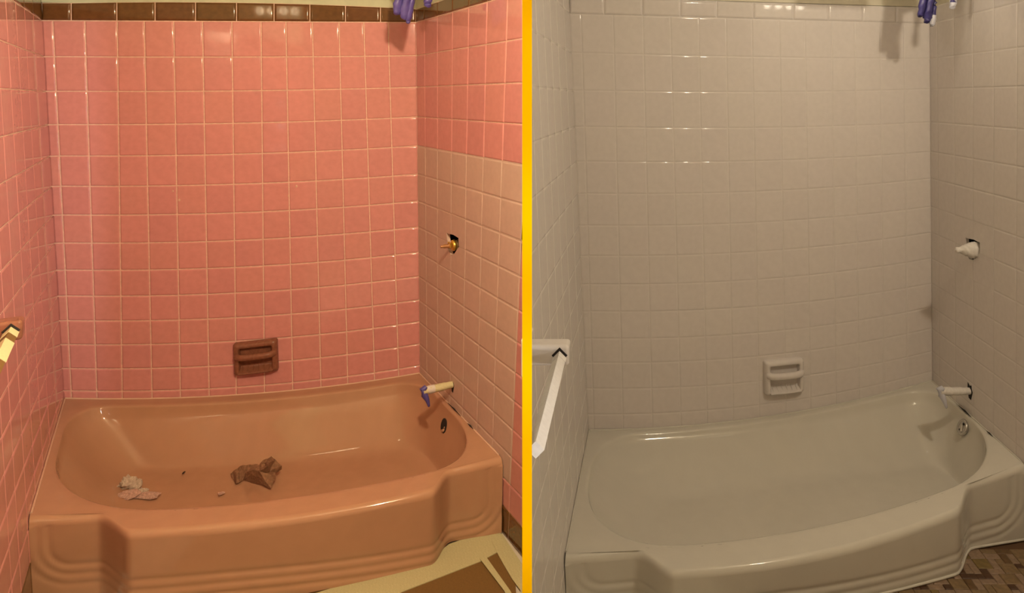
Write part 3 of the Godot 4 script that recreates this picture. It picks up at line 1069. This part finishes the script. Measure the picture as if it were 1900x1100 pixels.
# ---------------------------------------------------------------- tubs
func tubs() -> void:
	var ca := {
		"top": {"u0": 0.02, "u1": 0.984, "v0": 0.085, "v1": 0.955, "bl": Vector2(0.11, 0.27), "br": Vector2(0.09, 0.22), "fl": Vector2(0.24, 0.42), "fr": Vector2(0.17, 0.42), "bow": 0.04},
		"bottom": {"u0": 0.15, "u1": 0.935, "v0": 0.20, "dv": 0.09, "v1": 0.86, "bl": Vector2(0.08, 0.2), "br": Vector2(0.07, 0.16), "fl": Vector2(0.14, 0.28), "fr": Vector2(0.09, 0.25), "bow": 0.03},
		"b0": 0.125, "b1": 0.19, "b2": 0.795, "b3": 0.875, "bulge": 0.10, "arc": 0.025, "low0": 0.15, "low1": 0.205, "deep": 1.0, "bead": 0.0046, "gaps": [[0.42, 0.58, 0.0028], [0.66, 0.72, 0.003]]}
	var ta := make_tub(A, ca, M.tub_pink, M.caulk, "tan bathtub with a bowed apron, in the pink tiled alcove")
	var cb := {
		"top": {"u0": 0.021, "u1": 0.992, "v0": 0.05, "v1": 0.945, "bl": Vector2(0.13, 0.33), "br": Vector2(0.10, 0.26), "fl": Vector2(0.22, 0.48), "fr": Vector2(0.2, 0.45), "bow": 0.075},
		"bottom": {"u0": 0.17, "u1": 0.94, "v0": 0.37, "dv": -0.04, "v1": 0.86, "bl": Vector2(0.08, 0.2), "br": Vector2(0.07, 0.16), "fl": Vector2(0.14, 0.28), "fr": Vector2(0.09, 0.25), "bow": 0.04},
		"b0": 0.13, "b1": 0.21, "b2": 0.79, "b3": 0.87, "bulge": 0.115, "arc": 0.06, "low0": 0.10, "low1": 0.165, "deep": 0.66, "level": 0.024, "bead": 0.0032, "foot": true, "gaps": [[0.36, 0.5, 0.004], [0.66, 0.72, 0.003]]}
	var tb := make_tub(B, cb, M.tub_white, M.tub_white, "white reglazed bathtub with a bowed apron, in the white alcove")
	# overflow openings on the drain end
	overflow(ta, A, ca, false)
	overflow(tb, B, cb, true)

func overflow(t: Dictionary, al: Alcove, c: Dictionary, plate: bool) -> void:
	var v := 0.455
	var e: Dictionary = c.top
	var f: Dictionary = c.bottom
	# a point on the steep end wall about 7 cm below the rim
	var pa := al.rim(lerpf(e.u1, f.u1, 0.12), v, -0.066 * c.deep)
	var pb := al.rim(lerpf(e.u1, f.u1, 0.30), v, -0.117 * c.deep)
	var pc := al.rim(lerpf(e.u1, f.u1, 0.12), v + 0.1, -0.066 * c.deep)
	var up := (pa - pb).normalized()
	var n := (pc - pa).cross(up).normalized()
	var inward := al.rim(0.5, v, 0) - pa
	if n.dot(inward) < 0: n = -n
	var root: Node3D = t.node
	var bs := Basis(up.cross(n), up, n)
	var pos: Vector3 = pa.lerp(pb, 0.25) - t.O
	if plate:
		var o := part("overflow_plate", lathe([Vector2(0.032, -0.004), Vector2(0.034, 0.002), Vector2(0.031, 0.0055), Vector2(0.024, 0.005), Vector2(0.022, 0.0025), Vector2(0.0, 0.0025)], 28), M.chrome, root, "round metal overflow plate with two screws")
		o.basis = bs
		o.position = pos + n * 0.004
		var tr := part("trip_lever", box_bevel(Vector3(0.012, 0.04, 0.006), 0.0025), M.chrome, o)
		tr.position = Vector3(0, 0, 0.005)
		tr.rotation.z = 0.3
		for s in [-1, 1]:
			var sc := part("screw", lathe([Vector2(0.0045, 0), Vector2(0.004, 0.003), Vector2(0, 0.0035)], 10), M.dark, o)
			sc.position = Vector3(0.005 * s, 0.014 * s, 0.004)
	else:
		var o := part("overflow_dark_disc", lathe([Vector2(0.031, -0.004), Vector2(0.0315, 0.0012), Vector2(0.028, 0.0022), Vector2(0.0, 0.0015)], 28), M.dark, root, "black disc for the dark overflow hole without its plate")  # black disc on the surface, the shade of the opening put into its colour
		o.basis = bs
		o.position = pos + n * 0.003
		var mb := MB.new()
		var P := []
		var R := []
		for k in 9:
			var a := lerpf(-2.0, 0.35, k / 8.0)
			P.append(Vector3(cos(a) * 0.017, sin(a) * 0.018, 0.004))
			R.append(0.0062 * sin(PI * (k + 0.6) / 9.2))
		tube(mb, P, R, 8)
		part("pipe_lip", smooth_mesh(mb.V, mb.I), M.tub_pink, o)

# ---------------------------------------------------------------- fittings
func wall_point(back: Vector3, front: Vector3, t: float, h: float) -> Vector3:
	var p := back.lerp(front, t)
	return Vector3(p.x, h, p.z)

func fittings() -> void:
	var na := Vector3.UP.cross(A.dir_back()) * -1.0
	if na.z < 0: na = -na
	var nb := Vector3.UP.cross(B.dir_back()) * -1.0
	if nb.z < 0: nb = -nb
	soap_dish(A.back_at(0.512, 0.42) + na * 0.004, na, 0.03, 0.179, 0.142, M.dish_brown, M.dark, "brown ceramic soap dish with a grab bar on the pink tile")
	soap_dish(B.back_at(0.541, 0.349) + nb * 0.003, nb, 0.02, 0.182, 0.15, M.white[0], M.dark, "white ceramic soap dish with a grab bar on the white tile")
	# towel bars
	towel_bar(Vector3(-1.349, 1.048, -1.65), Vector3(0.5646, 0, 0.8254), 0.085, 0.044, M.dish_brown, M.kraft, true, 0.6, "brown towel bar post with a cream and brown wrapped bar on the pink wall")
	towel_bar(Vector3(-0.104, 1.026, -1.55), Vector3(-0.0096, 0, 0.99995), 0.095, 0.044, M.white[1], M.tape_white, false, 0.425, "white painted towel bar and square post on the white wall")
	# valve stems and spout stubs
	var nra := Vector3.UP.cross(A.dir_right())
	if nra.x > 0: nra = -nra
	var nrb := Vector3.UP.cross(B.dir_right())
	if nrb.x > 0: nrb = -nrb
	var va := wall_point(A.br, A.fr, 0.478, 0.953)
	var t := thing("shower_valve", va, "bare brass valve stem sticking out of the hole in the beige block", "valve")
	t.basis = Basis(Vector3.UP.cross(nra), Vector3.UP, nra)
	part("valve_body", lathe([Vector2(0, -0.09), Vector2(0.026, -0.09), Vector2(0.026, -0.02), Vector2(0.021, -0.012), Vector2(0.021, 0.0), Vector2(0.0, 0.0)], 20), mat(Vector3(0.2, 0.13, 0.05), 0.5, 0.3, 20), t)
	part("collar", lathe([Vector2(0, -0.002), Vector2(0.022, -0.002), Vector2(0.0245, 0.003), Vector2(0.022, 0.012), Vector2(0.014, 0.016), Vector2(0, 0.016)], 8), M.brass, t, "bright brass collar")
	part("stem", lathe([Vector2(0, 0.01), Vector2(0.011, 0.01), Vector2(0.011, 0.028), Vector2(0.0085, 0.031), Vector2(0.0085, 0.046), Vector2(0.006, 0.05), Vector2(0.006, 0.06), Vector2(0, 0.061)], 14), mat(Vector3(0.35, 0.17, 0.07), 0.45, 0, 1, 0, 1, 0.4), t)
	for s in [-1.0, 1.0]:
		var nut := part("lug", box_bevel(Vector3(0.007, 0.022, 0.008), 0.002), M.brass, t)
		nut.position = Vector3(0.012 * s, 0.004, 0.022)
	var vb := wall_point(B.br, B.fr, 0.53, 0.953)
	t = thing("shower_valve", vb, "valve stem wrapped in white tape in the hole of the white wall", "valve")
	t.basis = Basis(Vector3.UP.cross(nrb), Vector3.UP, nrb)
	part("wrapped_stem", crumple_lathe([Vector2(0, -0.05), Vector2(0.032, -0.05), Vector2(0.033, 0.0), Vector2(0.03, 0.02), Vector2(0.022, 0.045), Vector2(0.013, 0.066), Vector2(0.008, 0.082), Vector2(0, 0.086)], 18, 0.005, 4), M.tape_white, t)
	part("valve_plate", lathe([Vector2(0, -0.07), Vector2(0.05, -0.07), Vector2(0.05, -0.055), Vector2(0, -0.055)], 20), mat(Vector3(0.1, 0.09, 0.08), 0.5), t)
	var ring := part("escutcheon_screw", lathe([Vector2(0.004, -0.05), Vector2(0.01, -0.05), Vector2(0.01, -0.012), Vector2(0.005, -0.012), Vector2(0.004, -0.05)], 14), M.tape_white, t)
	ring.position = Vector3(0.016, -0.036, 0)
	spout(wall_point(A.br, A.fr, 0.4604, 0.3662), nra, M.tape, M.nitrile, 0.128, "spout pipe stub wrapped in cream tape with a blue rubber tip, over the tan tub", false)
	spout(wall_point(B.br, B.fr, 0.470, 0.366), nrb, M.tape_white, M.nitrile_pale, 0.125, "white taped spout pipe stub with a pale blue rubber tip, over the white tub", true)
	# gloves on the shower pipes
	var ga := Vector3((757.0 - 1150.0) / 1350.0 * 2.90, EYE - (0.0 - 182.0) / 1350.0 * 2.90, -2.90)
	glove(ga, 2.90 / 1350.0, [[-8, -34, -19, 29, 11, 4.0, false], [4, -34, -7, 37, 11, 0.0, false], [15, -34, -1, 44, 6.5, -3.0, false], [42, -40, 38, 15, 9, 6.0, false]], Vector2(16, -110), M.nitrile, M.nitrile_pale, "blue nitrile glove hanging at the top of the pink alcove")
	var gb := Vector3((1718.0 - 1150.0) / 1350.0 * 2.92, EYE - (0.0 - 182.0) / 1350.0 * 2.92, -2.92)
	glove(gb, 2.92 / 1350.0, [[-2, -40, -13, 33, 8.5, 4.0, false], [9, -40, 1, 44, 10, 0.0, false], [20, -40, 12, 49, 6.8, -4.0, true], [52, -44, 46, 18, 7.2, 5.0, true]], Vector2(20, -110), M.nitrile_dark, M.nitrile_pale, "dark blue nitrile glove hanging at the top of the white alcove")
	var names := ["shower pipe that the blue glove hangs from", "shower pipe that the dark glove hangs from"]
	for k in 2:
		var mb := MB.new()
		var to: Vector3 = pipes[k]
		var al: Alcove = [A, B][k]
		var nn: Vector3 = [nra, nrb][k]
		var back := al.br
		var dist: float = (to - back).dot(nn)
		var foot: Vector3 = to - nn * dist + Vector3(0, 0.08, 0)
		tube(mb, [Vector3.ZERO, nn * dist * 0.5, to - foot + Vector3(0, 0.03, 0), to - foot + Vector3(0, -0.03, 0)], [0.011, 0.011, 0.011, 0.012], 12)
		solo("shower_pipe", smooth_mesh(mb.V, mb.I), M.chrome, foot, names[k], "pipe")

func crumple_lathe(prof: Array, sides: int, amount: float, sd: int) -> ArrayMesh:
	var nz := FastNoiseLite.new()
	nz.seed = sd
	nz.frequency = 45.0
	var mb := MB.new()
	var pts := []
	for k in prof.size() - 1:
		for s in 4: pts.append(prof[k].lerp(prof[k + 1], s / 4.0))
	pts.append(prof[-1])
	var rows := []
	for p in pts:
		var r := []
		for i in sides:
			var an := TAU * i / sides
			var v := Vector3(cos(an) * p.x, sin(an) * p.x, p.y)
			var d: float = nz.get_noise_3dv(v) * amount * 2.0
			if p.x < 0.001: d = 0.0
			r.append(v + Vector3(cos(an), sin(an), 0) * d)
		rows.append(r)
	mb.grid(rows, true)
	return smooth_mesh(mb.V, mb.I)

func spout(at: Vector3, n: Vector3, tape: Material, tip: Material, ln: float, label: String, pale: bool) -> void:
	var t := thing("spout_stub", at, label, "pipe")
	t.basis = Basis(Vector3.UP.cross(n), Vector3.UP, n)
	part("wall_hole_patch", slab_mesh(PackedVector2Array([Vector2(-0.008, -0.03), Vector2(0.008, -0.032), Vector2(0.016, -0.012), Vector2(0.022, 0.002), Vector2(0.014, 0.014), Vector2(0.012, 0.028), Vector2(-0.002, 0.022), Vector2(-0.017, 0.03), Vector2(-0.018, 0.004), Vector2(-0.012, -0.016)]), Vector3.ZERO, Vector3(1, 0, 0), Vector3(0, 1, 0), Vector3(0, 0, 1), 0.0, 0.0042), M.dark, t, "dark ragged patch for the hole round the pipe")  # flat dark piece, the shade inside the hole is in its colour
	part("pipe", crumple_lathe([Vector2(0, 0.0), Vector2(0.0135, 0.0), Vector2(0.0145, ln * 0.25), Vector2(0.016, ln * 0.5), Vector2(0.0148, ln * 0.7), Vector2(0.0148, ln), Vector2(0, ln)], 16, 0.0016, 2), tape, t)
	var band := part("tape_band", crumple_lathe([Vector2(0.0145, ln * 0.62), Vector2(0.0165, ln * 0.64), Vector2(0.0165, ln * 0.86), Vector2(0.0145, ln * 0.88)], 16, 0.001, 3), M.tape_white, t)
	var mb := MB.new()
	tube(mb, [Vector3(0, 0.016, ln * 0.9), Vector3(0, 0.006, ln * 1.0), Vector3(0.004, -0.014, ln * 0.97), Vector3(0.008, -0.036, ln * 0.89), Vector3(0.010, -0.05, ln * 0.86), Vector3(0.011, -0.062, ln * 0.84), Vector3(0.011, -0.066, ln * 0.84)], [0.010, 0.0165, 0.0155, 0.0105, 0.0075, 0.006, 0.002], 12, 0.9)
	part("rubber_tip", smooth_mesh(mb.V, mb.I), tip, t)

func towel_bar(tip: Vector3, d: Vector3, reach: float, hgt: float, m: Material, wrap: Material, banded: bool, ln: float, label: String) -> void:
	# tip: end of the post away from the wall. d: the way along the wall towards the room
	var n := Vector3.UP.cross(d)
	if n.x < 0: n = -n
	var t := thing("towel_bar", tip, label, "towel bar")
	t.basis = Basis(n, Vector3.UP, n.cross(Vector3.UP))
	# local x: out from the wall; local z: along the wall, towards the room
	var zs := signf(t.basis.z.dot(d))
	var arm := part("post", box_bevel(Vector3(reach, hgt, 0.05), 0.008), m, t)
	arm.position = Vector3(-reach / 2 - 0.002, 0, 0)
	if not banded:
		var pl := part("base_plate", box_bevel(Vector3(0.016, 0.085, 0.085), 0.007), m, t)
		pl.position = Vector3(-reach + 0.002, 0, 0)
	var sock := part("socket", slab_mesh(PackedVector2Array([Vector2(0, -0.0165), Vector2(0.0165, 0), Vector2(0, 0.0165), Vector2(-0.0165, 0)]), Vector3.ZERO, Vector3(1, 0, 0), Vector3(0, 1, 0), Vector3(0, 0, 1), -0.001, 0.001), M.dark, t, "dark diamond patch for the socket hole")  # thin dark diamond, socket shade given by colour
	var cx := -0.022
	sock.position = Vector3(cx, 0.002, zs * 0.0255)
	var mb := MB.new()
	tube(mb, [Vector3(cx, -0.003, zs * 0.024), Vector3(cx, -0.003, zs * 0.15), Vector3(cx, -0.003, zs * ln)], [0.0135, 0.0135, 0.0135], 4, 1.0, 0.0)
	var bar := flat_shaded(mb)
	part("bar", bar, wrap, t)
	if banded:
		var far := part("post", box_bevel(Vector3(reach, hgt, 0.05), 0.008), m, t)
		far.position = Vector3(-reach / 2 - 0.002, 0, zs * (ln + 0.02))
		for b in [[0.024, 0.066], [0.115, 0.25], [0.36, 0.44]]:
			var wb := MB.new()
			var z0: float = b[0]
			var z1: float = b[1]
			tube(wb, [Vector3(cx, -0.003, zs * z0), Vector3(cx, -0.003, zs * (z0 + z1) / 2), Vector3(cx, -0.003, zs * z1)], [0.0148, 0.0145, 0.0148], 4, 1.0, 0.0)
			part("tape_wrap", flat_shaded(wb), M.tape, t)
	else:
		var sm := MB.new()
		tube(sm, [Vector3(cx, -0.003, zs * 0.026), Vector3(cx, -0.003, zs * 0.05)], [0.0148, 0.0146], 4)
		part("tape_wrap", flat_shaded(sm), M.tape_white, t)

func flat_shaded(mb: MB) -> ArrayMesh:
	var V := PackedVector3Array()
	var I := PackedInt32Array()
	for k in mb.I.size():
		V.append(mb.V[mb.I[k]])
		I.append(k)
	return smooth_mesh(V, I)

# ---------------------------------------------------------------- loose things
func blob(size: Vector3, sd: int, rough: float) -> ArrayMesh:
	var nz := FastNoiseLite.new()
	nz.seed = sd
	nz.frequency = 1.1
	var mb := MB.new()
	var rows := []
	for j in range(1, 8):
		var la := -PI / 2 + PI * j / 8.0
		var row := []
		for i in 12:
			var lo := TAU * i / 12
			var v := Vector3(cos(la) * cos(lo), sin(la), -cos(la) * sin(lo))
			v *= 1.0 + rough * nz.get_noise_3dv(v * 1.3)
			if v.y < 0: v.y *= 0.15
			row.append(v * size / 2)
		rows.append(row)
	mb.grid(rows, true)
	mb.fan(rows[0], Vector3(0, -0.06 * size.y, 0), true)
	mb.fan(rows[-1], Vector3(0, size.y * 0.45, 0))
	return flat_shaded(mb)

func floor_sheet(pts: Array, y0: float, y1: float) -> ArrayMesh:
	var poly := PackedVector2Array()
	for p in pts: poly.append(Vector2(p[0], -p[1]))
	return slab_mesh(poly, Vector3.ZERO, Vector3(1, 0, 0), Vector3(0, 0, -1), Vector3.UP, y0, y1)

func clutter() -> void:
	# masking on the floor before the tan tub
	solo("masking_paper", floor_sheet([[-0.95, -1.2], [-1.35, -1.95], [-1.1, -2.26], [-0.584, -2.5], [-0.44, -2.6], [-0.36, -2.48], [-0.22, -1.7], [-0.15, -1.2]], -0.0045, 0.0015), M.kraft, Vector3.ZERO, "brown masking paper on the floor before the tan tub", "paper")
	solo("masking_tape", floor_sheet([[-1.45, -2.08], [-0.975, -2.29], [-0.871, -2.35], [-0.781, -2.39], [-0.691, -2.44], [-0.625, -2.50], [-0.60, -2.55], [-0.527, -2.60], [-0.43, -2.62], [-0.412, -2.58], [-0.418, -2.509], [-0.45, -2.477], [-0.47, -2.457], [-0.567, -2.39], [-0.691, -2.304], [-0.777, -2.241], [-1.4, -1.97]], 0.0015, 0.004), M.dim_floor_tape, Vector3.ZERO, "wide cream masking tape along the foot of the tan tub", "tape")
	solo("masking_tape", floor_sheet([[-0.454, -2.57], [-0.422, -2.608], [-0.386, -2.543], [-0.29, -2.374], [-0.27, -2.1], [-0.30, -2.1], [-0.315, -2.309], [-0.351, -2.366], [-0.389, -2.437], [-0.423, -2.503]], 0.0042, 0.006), M.dim_floor_tape, Vector3.ZERO, "cream masking tape along the brown base of the pink right wall", "tape")
	solo("masking_tape", floor_sheet([[-0.475, -2.466], [-0.46, -2.483], [-0.347, -2.304], [-0.24, -2.1], [-0.265, -2.1], [-0.366, -2.304]], 0.0065, 0.008), M.dim_floor_tape, Vector3.ZERO, "narrow cream tape strip crossing the brown paper", "tape")
	# crumpled brown paper in the tan tub
	var c := Vector3(-1.445, 0.04, -2.921)
	var v := [Vector3(-0.109, 0.022, -0.038), Vector3(-0.134, 0.004, -0.028), Vector3(-0.072, 0.003, 0.044), Vector3(-0.06, 0.002, 0.018), Vector3(-0.053, 0.046, -0.022), Vector3(-0.007, 0.05, -0.01), Vector3(0, 0.059, -0.035), Vector3(0.02, 0.064, -0.053), Vector3(0.045, 0.058, -0.037), Vector3(0.075, 0.038, -0.029), Vector3(0.066, 0.013, -0.044), Vector3(0.057, 0.018, -0.012), Vector3(0.075, 0.01, 0.022), Vector3(0.08, 0.001, 0.076), Vector3(0.015, 0.0, 0.039), Vector3(-0.058, 0.002, 0.01), Vector3(-0.052, 0.031, 0.009), Vector3(0.023, 0.055, 0.05), Vector3(0.043, 0.029, 0.008), Vector3(0.048, 0.069, 0.032)]
	var root := thing("crumpled_paper", c, "crumpled brown paper lying on the floor of the tan tub", "paper")
	var mb := MB.new()
	for f in [[0, 1, 2], [0, 2, 3], [0, 3, 4], [4, 3, 16], [4, 16, 5], [3, 15, 16], [16, 15, 17], [16, 17, 5], [15, 14, 17], [5, 17, 19], [5, 19, 6], [6, 19, 7], [7, 19, 8], [19, 17, 18], [8, 19, 18], [8, 18, 9], [9, 18, 11], [9, 11, 10], [18, 17, 12], [11, 18, 12], [17, 13, 12], [17, 14, 13]]:
		fold(mb, v[f[0]], v[f[1]], v[f[2]], 2)
	part("fold", smooth_mesh(mb.V, mb.I), M.rag, root)
	# plaster rubble in the tan tub
	var chunks := [[Vector3(-1.905, 0.066, -2.815), Vector3(0.062, 0.055, 0.062), 3, M.lump, "largest pale plaster lump in the tan tub"], [Vector3(-1.868, 0.066, -2.81), Vector3(0.04, 0.04, 0.05), 8, M.lump, "grey plaster lump right of the largest one in the tan tub"], [Vector3(-1.86, 0.063, -2.755), Vector3(0.085, 0.016, 0.075), 5, M.lump_pink, "flat pinkish plaster flake in front of the plaster lumps"], [Vector3(-1.79, 0.058, -2.755), Vector3(0.095, 0.012, 0.05), 6, M.lump_pink, "long thin plaster flake right of the pinkish flake"], [Vector3(-1.825, 0.06, -2.78), Vector3(0.05, 0.02, 0.03), 12, M.lump, "small grey plaster crumb between the lumps and the long flake"], [Vector3(-1.945, 0.067, -2.80), Vector3(0.028, 0.008, 0.03), 9, M.lump, "pale plaster speck left of the plaster lumps"], [Vector3(-1.533, 0.042, -2.80), Vector3(0.024, 0.01, 0.02), 10, M.lump_pink, "lone pale plaster chip left of the crumpled paper"], [Vector3(-1.761, 0.051, -2.939), Vector3(0.008, 0.004, 0.02), 11, M.dark, "dark speck on the floor of the tan tub"]]
	for k in chunks: solo("plaster_chunk" if k[3] != M.dark else "dirt_speck", blob(k[1], k[2], 0.8), k[3], k[0] + Vector3(0, 0.004, 0), k[4], "rubble")
	# paint drips on the pink tile
	rng.seed = 9
	var na := Vector3.UP.cross(A.dir_back()) * -1.0
	if na.z < 0: na = -na
	for d in [[0.30, 1.125, 0.006, "larger pale paint drip on the pink back wall, left of centre"], [0.283, 1.165, 0.004, "small pale paint drip beside a joint, left of centre on the pink wall"], [0.626, 1.17, 0.006, "larger pale paint drip on the pink back wall, right of centre"], [0.603, 1.128, 0.004, "small pale paint drip by a joint, right of centre on the pink wall"]]:
		var sm := SphereMesh.new()
		sm.radius = 1.0
		sm.height = 2.0
		sm.radial_segments = 12
		sm.rings = 6
		var o := solo("paint_drip", sm, M.caulk, A.back_at(d[0], d[1]) + na * 0.0036, d[3], "paint drip")
		o.basis = Basis(Vector3.UP.cross(na) * d[2] * 0.7, Vector3.UP * d[2], na * 0.0015)

func fold(mb: MB, a: Vector3, b: Vector3, c: Vector3, depth: int) -> void:
	# split a paper facet into smaller creased ones
	if depth == 0:
		mb.flat_tri(a, b, c)
		return
	var q := []
	for e in [[a, b], [b, c], [c, a]]:
		var m: Vector3 = (e[0] + e[1]) / 2
		var k := (e[0] + e[1]) as Vector3
		var w := sin(k.x * 171.0 + k.y * 233.0 + k.z * 97.0)
		q.append(m + Vector3(0.0, w * 0.12 * e[0].distance_to(e[1]), w * 0.05 * e[0].distance_to(e[1])))
	fold(mb, a, q[0], q[2], depth - 1)
	fold(mb, q[0], b, q[1], depth - 1)
	fold(mb, q[2], q[1], c, depth - 1)
	fold(mb, q[0], q[1], q[2], depth - 1)
